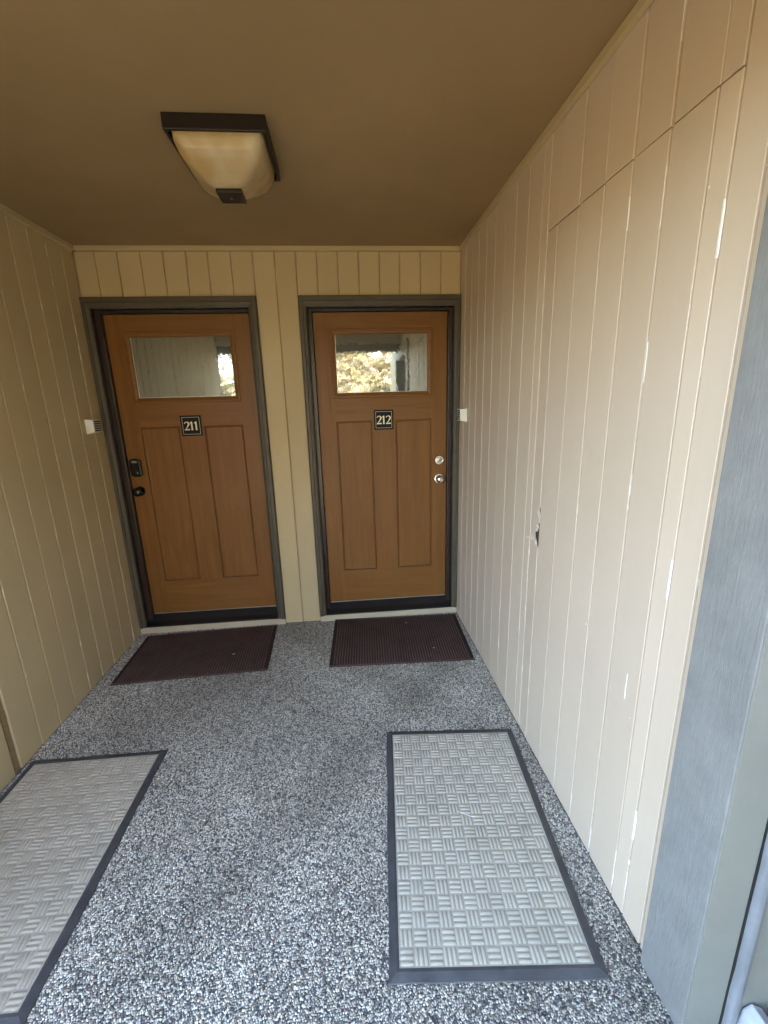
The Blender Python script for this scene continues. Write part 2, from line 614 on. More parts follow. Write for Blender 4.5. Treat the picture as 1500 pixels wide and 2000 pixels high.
# left wall
LW_END = -2.70
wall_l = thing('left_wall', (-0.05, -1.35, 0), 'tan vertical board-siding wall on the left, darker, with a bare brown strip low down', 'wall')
boxobj('wall_backing', (-0.14, -T, LW_END, 0.2, -0.2, HC - 0.001), 'groove_paint', wall_l)
LG = [0.0, -0.118, -0.250, -0.384, -0.518, -0.652, -0.790, -0.922, -1.062, -1.200, -1.236, -1.366, -1.50, -1.632, -1.764, -1.90, -2.03, -2.165, -2.30, -2.43, -2.565, LW_END]
for a, bnd in zip(LG[1:], LG[:-1]):
    nts = [(0, [(0.372, 0.0), (0.380, 0.006), (0.392, 0.008), (0.399, 0.002), (0.404, 0.0)])] if abs(a + 1.062) < 1e-6 else []
    if abs(a + 1.236) < 1e-6:
        board(wall_l, 'L', a, bnd, 0.42, HC - 0.002, 0.0022, segs=4)
        q = MB()
        zs = np.linspace(0.005, 0.42, 9)
        for za, zb in zip(zs[:-1], zs[1:]):
            q.box(-T, -0.0055 + random.uniform(-0.001, 0.001), a + random.uniform(0.004, 0.009), bnd - random.uniform(0.002, 0.005), za + 0.0002, zb - 0.0002)
        tag(q.build('bare_wood_strip', 'bare_wood', wall_l), 'bare brown wood strip where the siding board is missing')
    else:
        board(wall_l, 'L', a, bnd, 0.004, HC - 0.002, notches=nts)
q = MB()
q.prism([(0.0015, 2.477), (0.016, 2.481), (0.016, HC - 0.001), (0.0015, HC - 0.001)], 1, -2.68, -0.018)
q.build('crown_strip', 'tan_paint', wall_l, 0.002)
boxobj('corner_board', (-0.14, 0.006, LW_END - 0.02, LW_END - 0.0005, 0.0, HC - 0.002), 'casing_paint', wall_l, 0.002)

# front wall of the neighbouring flat, round the corner to the left
wall_f = thing('front_wall', (-2.0, LW_END, 0), 'tan board-siding front wall round the corner from the left wall', 'wall')
boxobj('wall_backing', (-4.0, -0.142, LW_END + 0.012, LW_END + 0.13, -0.2, HC - 0.001), 'groove_paint', wall_f)
x = -0.145
while x > -3.9:
    boxobj('siding_board', (x - 0.127, x, LW_END, LW_END + 0.0118, 0.004, HC - 0.003), 'tan_paint', wall_f, 0.002)
    x -= 0.134

# back wall
wall_b = thing('back_wall', (XR / 2, 0.05, 0), 'tan board-siding end wall framing the two wooden doors', 'wall')
q = MB()
HEAD = 2.168
for (a0, a1, z0, z1) in ((-0.02, XR + 0.02, HEAD + 0.02, HC - 0.001), (1.00, 1.32, -0.2, HEAD + 0.0195)):
    q.box(a0, a1, T, 0.16, z0, z1)
q.build('wall_backing', 'groove_paint', wall_b)
boxobj('light_leak_block', (-0.2, XR + 0.2, 0.175, 0.30, -0.25, HC - 0.002), 'stop_paint', wall_b)  # unseen slab added to stop light leaking in round the doors
BG = [0.0, 0.118, 0.246, 0.376, 0.506, 0.638, 0.764, 0.899, 1.030, 1.159, 1.287, 1.414, 1.542, 1.671, 1.800, 1.928, 2.060, 2.190, XR]
for a, bnd in zip(BG[:-1], BG[1:]):
    full = 1.02 < a < 1.2
    board(wall_b, 'B', a + (0.004 if a == 0 else 0), bnd - (0.002 if bnd == XR else 0), 0.004 if full else 2.232, 2.4795, segs=6 if full else 2)
q = MB()
q.prism([(0.0012, 2.481), (-0.015, 2.485), (-0.015, HC - 0.001), (0.0012, HC - 0.001)], 0, 0.017, XR - 0.017)
q.build('crown_strip', 'tan_paint', wall_b, 0.002)

# ------------------------------------------------------------------ number strokes
def ribbon(path, widths, y0, y1):
    """flat stroke of varying width as a thin solid"""
    q = MB()
    n = len(path)
    L, R_ = [], []
    for i, (x, z) in enumerate(path):
        xa, za = path[max(0, i - 1)]
        xb, zb = path[min(n - 1, i + 1)]
        d = math.hypot(xb - xa, zb - za) or 1
        nx, nz = -(zb - za) / d, (xb - xa) / d
        w = widths[i] / 2
        L.append((x + nx * w, z + nz * w))
        R_.append((x - nx * w, z - nz * w))
    vs = [(x, y0, z) for x, z in L] + [(x, y0, z) for x, z in R_] + [(x, y1, z) for x, z in L] + [(x, y1, z) for x, z in R_]
    fs = []
    for i in range(n - 1):
        fs += [(i, i + 1, n + i + 1, n + i), (2 * n + i, 3 * n + i, 3 * n + i + 1, 2 * n + i + 1),
               (i, 2 * n + i, 2 * n + i + 1, i + 1), (n + i, n + i + 1, 3 * n + i + 1, 3 * n + i)]
    fs += [(0, n, 3 * n, 2 * n), (n - 1, 3 * n - 1, 4 * n - 1, 2 * n - 1)]
    q.add(vs, fs)
    return q


def merge(a, b):
    a.add(b.v, b.f)
    return a


def digit(ch, x, z, h, y0, y1):
    """flared upright numerals; x is the left edge, z the foot"""
    def S(pts):
        return [(x + px * h, z + pz * h) for px, pz in pts]
    if ch == '2':
        bowl = []
        for k in range(11):
            a = math.radians(168 - k * 20.5)
            bowl.append((0.285 + 0.235 * math.cos(a), 0.735 + 0.225 * math.sin(a)))
        tail = [(0.40, 0.47), (0.28, 0.31), (0.16, 0.17), (0.07, 0.06)]
        path = S(bowl + tail)
        wd = [0.13, 0.10, 0.085, 0.08, 0.09, 0.12, 0.16, 0.185, 0.19, 0.18, 0.165] + [0.13, 0.10, 0.085, 0.08]
        q = ribbon(path, [w * h for w in wd], y0, y1)
        foot = ribbon(S([(0.01, 0.065), (0.2, 0.068), (0.4, 0.075), (0.585, 0.09)]), [0.13 * h, 0.13 * h, 0.145 * h, 0.18 * h], y0 - 0.0001, y1)
        return merge(q, foot)
    stem = ribbon(S([(0.235, 0.0), (0.23, 0.15), (0.228, 0.5), (0.225, 0.8), (0.225, 0.985)]), [0.225 * h, 0.185 * h, 0.175 * h, 0.18 * h, 0.16 * h], y0, y1)
    flag = ribbon(S([(0.005, 0.80), (0.09, 0.835), (0.20, 0.915), (0.285, 0.985)]), [0.04 * h, 0.085 * h, 0.115 * h, 0.05 * h], y0 - 0.0001, y1)
    return merge(stem, flag)


# ------------------------------------------------------------------ back doors
DW, DH, DZ, REC = 0.8822, 2.030, 0.1171, 0.060


def build_frame(x0, xo0, xo1, xi0, xi1, label):
    """painted surround: stepped casings, jambs, stops and threshold"""
    fr = thing('door_frame', ((xo0 + xo1) / 2, 0, 0), label, 'door frame', 'frames of the two back doors')
    zt, zi, zb = 2.231, 2.168, 0.048

    def leg(xa, xb):      # xa outer edge, xb inner edge
        d = 1 if xb > xa else -1
        w = abs(xb - xa)
        prof = [(xa, 0.0005), (xa, -0.020), (xa + d * 0.004, -0.026), (xa + d * w * 0.45, -0.026), (xa + d * w * 0.52, -0.019), (xa + d * w * 0.80, -0.017), (xa + d * w, -0.010), (xa + d * w, 0.0005)]
        q = MB()
        n = len(prof)
        # mitred at the head
        vs = [(px, py, zb) for px, py in prof]
        for px, py in prof:
            t = abs(px - xa) / w
            vs.append((px, py, zt - t * (zt - zi)))
        fs = [tuple(range(n)), tuple(range(2 * n - 1, n - 1, -1))] + [(i, (i + 1) % n, (i + 1) % n + n, i + n) for i in range(n)]
        q.add(vs, fs)
        q.build('side_casing', 'casing_paint', fr)
    leg(xo0, xi0)
    leg(xo1, xi1)
    hp = [(0.0005, 0.0), (-0.020, 0.0), (-0.026, 0.06), (-0.026, 0.45), (-0.019, 0.52), (-0.017, 0.80), (-0.010, 1.0), (0.0005, 1.0)]
    q = MB()
    n = len(hp)
    vs = [(xo0 + t * (xi0 - xo0), y, zt - t * (zt - zi) + 0.0004) for y, t in hp] + [(xo1 + t * (xi1 - xo1), y, zt - t * (zt - zi) + 0.0004) for y, t in hp]
    fs = [tuple(range(n)), tuple(range(2 * n - 1, n - 1, -1))] + [(i, (i + 1) % n, (i + 1) % n + n, i + n) for i in range(n)]
    q.add(vs, fs)
    q.build('head_casing', 'casing_paint', fr)
    x1 = x0 + DW
    boxobj('side_jamb', (xi0 - 0.022, xi0, 0.001, 0.15, zb, zi), 'stop_paint', fr, 0.001)
    boxobj('side_jamb', (xi1, xi1 + 0.022, 0.001, 0.15, zb, zi), 'stop_paint', fr, 0.001)
    boxobj('head_jamb', (xi0 - 0.022, xi1 + 0.022, 0.001, 0.15, zi + 0.0005, zi + 0.019), 'stop_paint', fr, 0.001)
    boxobj('door_stop', (xi0 + 0.0005, x0 - 0.003, 0.030, 0.15, 0.062, zi - 0.0005), 'stop_paint', fr, 0.003)
    boxobj('door_stop', (x1 + 0.003, xi1 - 0.0005, 0.030, 0.15, 0.062, zi - 0.0005), 'stop_paint', fr, 0.003)
    boxobj('head_stop', (x0 - 0.0025, x1 + 0.0025, 0.030, 0.15, DZ + DH + 0.003, zi - 0.0005), 'weatherstrip', fr, 0.002)
    q = MB()
    q.prism([(-0.022, 0.052), (-0.022, 0.060), (0.020, 0.074), (0.056, 0.110), (0.15, 0.110), (0.15, 0.050), (0.002, 0.050)], 0, xi0 + 0.001, xi1 - 0.001)
    q.build('threshold', 'threshold_black', fr, 0.002)
    q = MB()
    n = 9
    xs = np.linspace(xo0 + 0.001, xo1 - 0.001, n)
    vs = []
    for xx in xs:
        j = random.uniform(-0.0015, 0.0015)
        vs += [(xx, -0.016 + j, 0.0), (xx, -0.016 + j, 0.0475 + j * 0.6), (xx, 0.02, 0.0478), (xx, 0.02, 0.0)]
    fs = [(0, 1, 2, 3), tuple(range(4 * n - 1, 4 * n - 5, -1))]
    for i in range(n - 1):
        for j in range(4):
            fs.append((i * 4 + j, i * 4 + (j + 1) % 4, (i + 1) * 4 + (j + 1) % 4, (i + 1) * 4 + j))
    q.add(vs, fs)
    tag(q.build('sill_board', 'sill_paint', fr), 'pale weathered board under the black threshold')
    return fr


def panel_mesh(a0, a1, z0, z1, y):
    """recessed flat panel with a sloping moulded edge"""
    q = MB()
    rings = [(0.0036, 0.012), (0.0036, 0.0045), (0.0052, 0.0028), (0.014, 0.0085), (0.018, 0.0080)]
    vs, fs = [], []
    for ins, d in rings:
        vs += [(a0 + ins, y + d, z0 + ins), (a1 - ins, y + d, z0 + ins), (a1 - ins, y + d, z1 - ins), (a0 + ins, y + d, z1 - ins)]
    for i in range(len(rings) - 1):
        for k in range(4):
            k2 = (k + 1) % 4
            fs.append((i * 4 + k, i * 4 + k2, (i + 1) * 4 + k2, (i + 1) * 4 + k))
    e = (len(rings) - 1) * 4
    fs.append((e, e + 1, e + 2, e + 3))
    q.add(vs, fs)
    return q


def build_door(x0, number, label, lock_side):
    x1 = x0 + DW
    y, yb = REC, REC + 0.044
    d = thing('entry_door', ((x0 + x1) / 2, REC, DZ), label, 'door', 'the two wooden entry doors')
    zt = DZ + DH
    ga, gb, gz0, gz1 = x0 + 0.098, x0 + 0.782, 1.609, 2.049         # glazing frame
    pa, pb, pz0, pz1 = x0 + 0.115, x0 + 0.775, 0.369, 1.4575         # panel field
    m0, m1 = x0 + 0.361, x0 + 0.522                                  # mullion
    boxobj('door_core', (x0 + 0.002, x1 - 0.002, y + 0.0125, yb, DZ + 0.002, zt - 0.002), 'stop_paint', d)
    boxobj('stile', (x0, pa, y, y + 0.012, DZ + 0.005, zt), 'door_wood_vertical', d)
    boxobj('stile', (pb, x1, y, y + 0.012, DZ + 0.005, zt), 'door_wood_vertical', d)
    q = MB()        # top rail wraps the glazing frame
    q.box(pa, pb, y, y + 0.012, gz1, zt)
    q.box(pa, pb, y, y + 0.012, pz1, gz0)
    q2 = MB()
    q2.box(pa, pb, y, y + 0.012, gz1, zt)
    q2.build('top_rail', 'door_wood_horizontal', d)
    boxobj('lock_rail', (pa, pb, y, y + 0.012, pz1, gz0), 'door_wood_horizontal', d)
    boxobj('bottom_rail', (pa, pb, y, y + 0.012, DZ + 0.005, pz0), 'door_wood_horizontal', d)
    boxobj('mullion', (m0, m1, y, y + 0.012, pz0, pz1), 'door_wood_vertical', d)
    panel_mesh(pa, m0, pz0, pz1, y).build('recessed_panel', 'door_wood_vertical', d)
    panel_mesh(m1, pb, pz0, pz1, y).build('recessed_panel', 'door_wood_vertical', d)
    # moulded glazing frame, standing a little proud
    wa, wb, wz0, wz1 = x0 + 0.135, x0 + 0.747, 1.645, 2.014
    q = MB()
    rings = [(0.0, 0.011), (0.0008, -0.005), (0.004, -0.0095), (0.015, -0.0095), (0.019, -0.004), (0.031, -0.001), (0.036, 0.004), (0.038, 0.0105)]
    vs, fs = [], []
    for ins, dd in rings:
        tx = ins / 0.038
        A, B = ga + tx * (wa - ga), gb + tx * (wb - gb)
        C_, D_ = gz0 + tx * (wz0 - gz0), gz1 + tx * (wz1 - gz1)
        vs += [(A, y + dd, C_), (B, y + dd, C_), (B, y + dd, D_), (A, y + dd, D_)]
    for i in range(len(rings) - 1):
        for k in range(4):
            k2 = (k + 1) % 4
            fs.append((i * 4 + k, i * 4 + k2, (i + 1) * 4 + k2, (i + 1) * 4 + k))
    q.add(vs, fs)
    gf = q.build('glazing_frame', 'door_wood_horizontal', d)
    pane = boxobj('glass_pane', (wa - 0.0005, wb + 0.0005, y + 0.0085, y + 0.0122, wz0 - 0.0005, wz1 + 0.0005), 'rain_glass', d)
    q = MB()       # thin pale putty line round the pane
    for bx in ((wa, wb, wz0, wz0 + 0.003), (wa, wa + 0.003, wz0 + 0.003, wz1)):
        q.box(bx[0], bx[1], y + 0.0065, y + 0.0084, bx[2], bx[3])
    q.build('putty_line', 'aluminium', pane)
    boxobj('door_sweep', (x0 + 0.001, x1 - 0.001, y - 0.003, y + 0.012, DZ, DZ + 0.0045), 'aluminium', d)
    # number plaque
    ps = 0.134
    cx, cz = x0 + 0.4415, 1.4605
    pl = boxobj('number_plaque', (cx - ps / 2, cx + ps / 2, y - 0.006, y - 0.0002, cz - ps / 2, cz + ps / 2), 'plaque_black', d, 0.0015)
    pl['label'] = 'black plaque with the cream number %s' % number
    q = MB()
    o_, i_ = 0.0565, 0.0535
    ya, yb2 = y - 0.0067, y - 0.0058
    q.box(cx - o_, cx + o_, ya, yb2, cz + i_, cz + o_)
    q.box(cx - o_, cx + o_, ya, yb2, cz - o_, cz - i_)
    q.box(cx - o_, cx - i_, ya, yb2, cz - i_, cz + i_)
    q.box(cx + i_, cx + o_, ya, yb2, cz - i_, cz + i_)
    q.build('border_line', 'plaque_line', pl)
    h = 0.057
    adv = {'2': 0.63 * h, '1': 0.485 * h}
    tot = sum(adv[c] for c in number) - 0.03 * h
    xx = cx - tot / 2
    for c in number:
        dg = digit(c, xx, cz - h / 2 - 0.001, h, y - 0.0072, y - 0.0058).build('digit', 'plaque_cream', pl)
        dg['label'] = 'cream numeral ' + c
        xx += adv[c]
    if lock_side == 'L':
        # black keypad deadbolt, rounded top and bottom
        lx, lz = x0 + 0.0500, 1.1955
        q = MB()
        out = []
        for k in range(9):
            a = math.radians(140 - k * 12.5)
            out.append((lx + 0.0475 * math.cos(a) * 0.98, lz + 0.029 + 0.0475 * math.sin(a) * 0.68))
        low = [(px, 2 * lz - pz) for px, pz in reversed(out)]
        q.prism(out + low, 1, y - 0.026, y - 0.0002)
        lk = q.build('keypad_deadbolt', 'black_lock', d, 0.005, True, 3)
        q = MB()
        q.lathe([(0.013, -0.001), (0.013, 0.003), (0.010, 0.005), (0.003, 0.0052)], (lx + 0.004, y - 0.026, lz - 0.036), seg=20)
        q.build('key_cylinder', 'black_lock', lk, 0, True)
        q = MB()
        q.box(lx - 0.016, lx + 0.016, y - 0.0268, y - 0.0255, lz + 0.034, lz + 0.046)
        q.build('display_window', 'chrome', lk)
        q = MB()
        q.lathe([(0.033, 0.0), (0.033, 0.004), (0.029, 0.009), (0.014, 0.011), (0.0125, 0.024), (0.018, 0.028), (0.026, 0.035), (0.0295, 0.045), (0.0285, 0.055), (0.022, 0.063), (0.010, 0.067), (0.002, 0.0675)], (x0 + 0.0475, y, 1.035))
        q.build('door_knob', 'black_lock', d, 0, True)
    else:
        lx = x1 - 0.0515
        q = MB()
        q.lathe([(0.036, 0.0), (0.036, 0.006), (0.0345, 0.013), (0.030, 0.018), (0.0235, 0.0185), (0.023, 0.015), (0.002, 0.0148)], (lx, y, 1.167))
        db = q.build('deadbolt', 'chrome', d, 0, True)
        q = MB()
        q.lathe([(0.0165, 0.0145), (0.0165, 0.018), (0.014, 0.0195), (0.002, 0.0196)], (lx, y, 1.167))
        q.build('key_cylinder', 'aluminium', db, 0, True)
        boxobj('key_slot', (lx - 0.0012, lx + 0.0012, y - 0.0202, y - 0.0190, 1.160, 1.174), 'black_lock', db)
        q = MB()
        q.lathe([(0.037, 0.0), (0.037, 0.005), (0.034, 0.010), (0.015, 0.012), (0.0125, 0.026), (0.018, 0.030), (0.0255, 0.036), (0.0285, 0.045), (0.0275, 0.055), (0.0205, 0.063), (0.0105, 0.0655), (0.0100, 0.063), (0.002, 0.0628)], (lx, y, 1.033))
        kn = q.build('door_knob', 'chrome', d, 0, True)
        boxobj('key_slot', (lx - 0.001, lx + 0.001, y - 0.0650, y - 0.0625, 1.027, 1.039), 'black_lock', kn)
    return d


build_frame(0.0795, 0.0005, 1.0300, 0.0430, 0.9770, 'grey-brown painted frame and black threshold of door 211')
build_frame(1.3657, 1.2885, 2.3195, 1.3350, 2.2790, 'grey-brown painted frame and black threshold of door 212')
build_door(0.0795, '211', 'brown wooden door 211 with black keypad lock and black knob', 'L')
build_door(1.3657, '212', 'brown wooden door 212 with round chrome deadbolt and chrome knob', 'R')

# ------------------------------------------------------------------ right-hand side door by the camera
side_frame = thing('side_door_frame', (XR, -2.75, 0), 'blue-grey rough-sawn door casing at the near end of the right wall', 'door frame')
boxobj('side_casing', (XR - 0.020, XR + 0.02, -2.296, RW_END - 0.001, 0.0, 2.16), 'rough_sawn_paint_lit', side_frame, 0.002)
boxobj('side_casing', (XR - 0.020, XR + 0.02, -3.40, -3.251, 0.0, 2.16), 'rough_sawn_paint_lit', side_frame, 0.002)
boxobj('head_casing', (XR - 0.0205, XR + 0.02, -3.40, RW_END - 0.001, 2.161, 2.30), 'rough_sawn_paint_lit', side_frame, 0.002)
boxobj('side_jamb', (XR - 0.016, XR + 0.24, -2.3005, -2.2965, 0.0, 2.16), 'jamb_paint', side_frame)
boxobj('side_jamb', (XR - 0.016, XR + 0.24, -3.2505, -3.2465, 0.0, 2.16), 'jamb_paint', side_frame)
boxobj('head_jamb', (XR - 0.016, XR + 0.24, -3.246, -2.301, 2.150, 2.160), 'jamb_paint', side_frame)
q = MB()          # round-nosed stop standing off the jamb, its near edge nibbled
zs = np.linspace(0.02, 2.148, 40)
vs, fs = [], []
prof = [(0.0800, -2.3035), (0.0795, -2.3100), (0.0830, -2.3170), (0.0910, -2.3205), (0.1000, -2.3195), (0.1080, -2.3130), (0.1110, -2.3035)]
for z in zs:
    j = random.uniform(-0.0012, 0.0012)
    for k, (ux, uy) in enumerate(prof):
        vs.append((XR + ux + (j if k < 2 else 0), uy, z))
n = len(prof)
for i in range(len(zs) - 1):
    for k in range(n - 1):
        fs.append((i * n + k, i * n + k + 1, (i + 1) * n + k + 1, (i + 1) * n + k))
fs += [tuple(range(n)), tuple(range((len(zs) - 1) * n, len(zs) * n))]
q.add(vs, fs)
q.build('door_stop', 'stop_grey', side_frame, 0, True)
boxobj('stop_shadow_strip', (XR + 0.0755, XR + 0.1115, -2.3032, -2.3008, 0.02, 2.148), 'weatherstrip', side_frame)  # dark strip painted as the shadow beside the stop
q = MB()
q.prism([(XR - 0.02, 0.0005), (XR - 0.02, 0.010), (XR + 0.07, 0.022), (XR + 0.26, 0.022), (XR + 0.26, 0.0005)], 1, -3.246, -2.322)
q.build('threshold', 'aluminium', side_frame, 0.001)
q = MB()
q.prism([(XR + 0.118, 0.0235), (XR + 0.185, 0.0235), (XR + 0.178, 0.080), (XR + 0.150, 0.098), (XR + 0.128, 0.085)], 1, -2.345, -2.303)
tag(q.build('corner_seal', 'pad_white', side_frame, 0.004), 'white corner seal pad at the foot of the jamb')
side_door = thing('side_door', (XR + 0.22, -2.77, 0.03), 'brown-grey door in the right wall beside the camera, seen at the picture edge', 'door')
boxobj('door_leaf', (XR + 0.2005, XR + 0.238, -3.240, -2.307, 0.030, 2.146), 'brown_door', side_door, 0.002)
boxobj('door_sweep', (XR + 0.1970, XR + 0.2000, -3.235, -2.350, 0.026, 0.070), 'weatherstrip', side_door)
wall_e = thing('right_end_wall', (XR + 0.05, -3.85, 0), 'tan board-siding wall past the side door, behind the camera', 'wall')
boxobj('wall_backing', (XR + 0.012, XR + 0.12, -4.3, -3.405, -0.2, HC - 0.001), 'groove_paint', wall_e)
for k in range(6):
    boxobj('siding_board', (XR, XR + 0.0118, -3.41 - (k + 1) * 0.134 + 0.006, -3.41 - k * 0.134, 0.004, HC - 0.003), 'tan_paint', wall_e, 0.002)
wall_o = thing('wall_over_side_door', (XR + 0.05, -2.77, 2.3), 'tan siding above the side door by the camera', 'wall')
boxobj('wall_backing', (XR + 0.012, XR + 0.12, -3.404, RW_END - 0.0005, 2.302, HC - 0.001), 'groove_paint', wall_o)
for k in range(9):
    boxobj('siding_board', (XR, XR + 0.0118, RW_END - (k + 1) * 0.1395 + 0.006, RW_END - k * 0.1395 - 0.002, 2.303, HC - 0.003), 'tan_paint', wall_o, 0.002)

# ------------------------------------------------------------------ ceiling light
LX, LY = 1.155, -1.057
lamp = thing('ceiling_light', (LX, LY, HC), 'square bronze ceiling light with a cream and amber alabaster glass bowl', 'ceiling light')
q = MB()
hs, zt_, zb_ = 0.168, HC - 0.0005, 2.461
for (a, b_, c_, d_) in ((-hs, hs, -hs, -hs + 0.012), (-hs, hs, hs - 0.012, hs), (-hs, -hs + 0.012, -hs + 0.012, hs - 0.012), (hs - 0.012, hs, -hs + 0.012, hs - 0.012)):
    q2 = MB()
    q2.box(LX + a, LX + b_, LY + c_, LY + d_, zb_, zt_)
    q2.build('frame_rail', 'bronze', lamp, 0.003)
boxobj('ceiling_plate', (LX - hs + 0.0125, LX + hs - 0.0125, LY - hs + 0.0125, LY + hs - 0.0125, HC - 0.014, HC - 0.0005), 'white_plastic', lamp)
q = MB()
nz, ns = 20, 72
vs, fs = [], []
for i in range(nz + 1):
    t = i / nz
    z = 2.4795 - t * (2.4795 - 2.347)
    s = float(np.interp(t, [0, 0.2, 0.4, 0.6, 0.75, 0.9, 1.0], [0.154, 0.152, 0.143, 0.125, 0.104, 0.074, 0.050]))
    e = 11.0 - 4.5 * t
    for k in range(ns):
        a = 2 * math.pi * k / ns + math.pi / 4
        ca, sa = math.cos(a), math.sin(a)
        r = s / ((abs(ca) ** e + abs(sa) ** e) ** (1 / e))
        vs.append((LX + r * ca, LY + r * sa, z))
for i in range(nz):
    for k in range(ns):
        k2 = (k + 1) % ns
        fs.append((i * ns + k, i * ns + k2, (i + 1) * ns + k2, (i + 1) * ns + k))
fs.append(tuple(range(nz * ns, (nz + 1) * ns)))
q.add(vs, fs)
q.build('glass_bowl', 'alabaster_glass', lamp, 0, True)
fin = boxobj('finial_plate', (LX - 0.046, LX + 0.046, LY - 0.046, LY + 0.046, 2.332, 2.346), 'bronze', lamp, 0.003)
q = MB()
vs = [(LX + 0.008 * math.cos(k * math.pi / 5), LY + 0.008 * math.sin(k * math.pi / 5), 2.3318) for k in range(10)] + [(LX + 0.005 * math.cos(k * math.pi / 5), LY + 0.005 * math.sin(k * math.pi / 5), 2.326) for k in range(10)]
q.add(vs, [(k, (k + 1) % 10, (k + 1) % 10 + 10, k + 10) for k in range(10)] + [tuple(range(10, 20))])
q.build('finial_nut', 'bronze', fin, 0, True)

# ------------------------------------------------------------------ door alarms on the side walls
def doorbell(xw, sgn, label):
    """small white box, black slotted face towards the hall"""
    yn, yf = -0.205, -0.125
    z0, z1 = 1.438, 1.526
    dep = 0.046
    t = thing('door_chime', (xw, (yn + yf) / 2, z0), label, 'door chime', 'white boxes beside the doors')
    q = MB()
    a, b_ = xw + sgn * 0.0015, xw + sgn * dep
    q.add([(a, yn - 0.004, z0), (b_, yn, z0 + 0.010), (b_, yf, z0 + 0.010), (a, yf, z0), (a, yn - 0.004, z1), (b_, yn, z1 - 0.006), (b_, yf, z1 - 0.006), (a, yf, z1)],
          [(0, 3, 2, 1), (4, 5, 6, 7), (0, 1, 5, 4), (1, 2, 6, 5), (2, 3, 7, 6), (3, 0, 4, 7)])
    h = q.build('housing', 'white_plastic', t, 0.003)
    f0, f1 = xw + sgn * dep, xw + sgn * (dep + 0.0015)
    for k in range(5):
        zz = z0 + 0.016 + k * 0.0130
        boxobj('grille_slot', (min(f0, f1), max(f0, f1), yn + 0.010, yf - 0.004, zz, zz + 0.0085), 'black_plastic', h)


doorbell(0.0, 1, 'small white box with dark slots on the left wall beside door 211')
doorbell(XR, -1, 'small white box with dark slots on the right wall beside door 212')

# ------------------------------------------------------------------ mats
def mat_root(name, c, ang, label, group):
    e = bpy.data.objects.new(name, None)
    e.empty_display_size = 0.1
    col.objects.link(e)
    e.location = (c[0], c[1], 0.006)
    e.rotation_euler = (0, 0, math.radians(ang))
    return tag(e, label, 'door mat', group)


def bar(q, x0, x1, y0, y1, z0, h, along_x):
    """rounded raised rib"""
    if along_x:
        w, m_ = (y1 - y0), (y0 + y1) / 2
        e = min(0.004, (x1 - x0) * 0.2)
        vs = []
        for u, k in ((x0, 0.0), (x0 + e, 1.0), (x1 - e, 1.0), (x1, 0.0)):
            vs += [(u, m_ - w / 2, z0), (u, m_ - w * 0.3, z0 + h * 0.85 * k), (u, m_ + w * 0.3, z0 + h * 0.85 * k), (u, m_ + w / 2, z0)]
        q.add(vs, [(i * 4 + j, i * 4 + j + 1, i * 4 + j + 5, i * 4 + j + 4) for i in range(3) for j in range(3)])
    else:
        n0 = len(q.v)
        bar(q, y0, y1, x0, x1, z0, h, True)
        for i in range(n0, len(q.v)):
            a, b_, c_ = q.v[i]
            q.v[i] = (b_, a, c_)


def grey_mat(c, ang, w, l, carpet, label):
    e = mat_root('grey_door_mat', c, ang, label, 'grey rubber-edged mats')
    bw = 0.030
    # bevelled rubber surround
    q = MB()
    rings = [(0.0, 0.0), (0.002, 0.0025), (0.022, 0.0085), (bw, 0.0085), (bw, 0.003)]
    vs, fs = [], []
    N = 9

    def edge_pts(ins, z):
        A, B = w / 2 - ins, l / 2 - ins
        P = []
        cs = [(-A, -B), (A, -B), (A, B), (-A, B)]
        for k in range(4):
            p, p2 = cs[k], cs[(k + 1) % 4]
            for j in range(N):
                t = j / N
                P.append((p[0] + (p2[0] - p[0]) * t, p[1] + (p2[1] - p[1]) * t))
        return [(px, py, z) for px, py in P]
    jit = [random.uniform(-0.0024, 0.0024) for _ in range(4 * N)]
    for ins, z in rings:
        ring = edge_pts(ins, z)
        if ins < 0.01:
            ring = [(px + jit[i], py + jit[(i * 3) % len(jit)], pz) for i, (px, py, pz) in enumerate(ring)]
        vs += ring
    n = 4 * N
    for i in range(len(rings) - 1):
        for k in range(n):
            k2 = (k + 1) % n
            fs.append((i * n + k, i * n + k2, (i + 1) * n + k2, (i + 1) * n + k))
    q.add(vs, fs)
    q.build('rubber_border', 'rubber', e)
    q = MB()
    q.box(-w / 2 + bw - 0.0005, w / 2 - bw + 0.0005, -l / 2 + bw - 0.0005, l / 2 - bw + 0.0005, 0.0005, 0.0070)
    q.build('carpet_base', carpet, e)
    q = MB()
    nx, ny = 13, 19
    iw, il = w - 2 * bw - 0.006, l - 2 * bw - 0.006
    tx, ty = iw / nx, il / ny
    for i in range(nx):
        for j in range(ny):
            X, Y = -iw / 2 + i * tx, -il / 2 + j * ty
            gp = 0.0022
            jx, jy = random.uniform(-0.0006, 0.0006), random.uniform(-0.0006, 0.0006)
            for k in range(3):
                if (i + j) % 2 == 0:
                    bar(q, X + gp + jx, X + tx - gp + jx, Y + gp + k * (ty - gp) / 3, Y + (k + 1) * (ty - gp) / 3 - 0.0012, 0.0070, 0.0032 + random.uniform(-0.0005, 0.0003), True)
                else:
                    bar(q, X + gp + k * (tx - gp) / 3, X + (k + 1) * (tx - gp) / 3 - 0.0012, Y + gp + jy, Y + ty - gp + jy, 0.0070, 0.0032 + random.uniform(-0.0005, 0.0003), False)
    rb = q.build('raised_basketweave_ribs', carpet, e, 0, True)
    rb['kind'] = 'stuff'
    return e


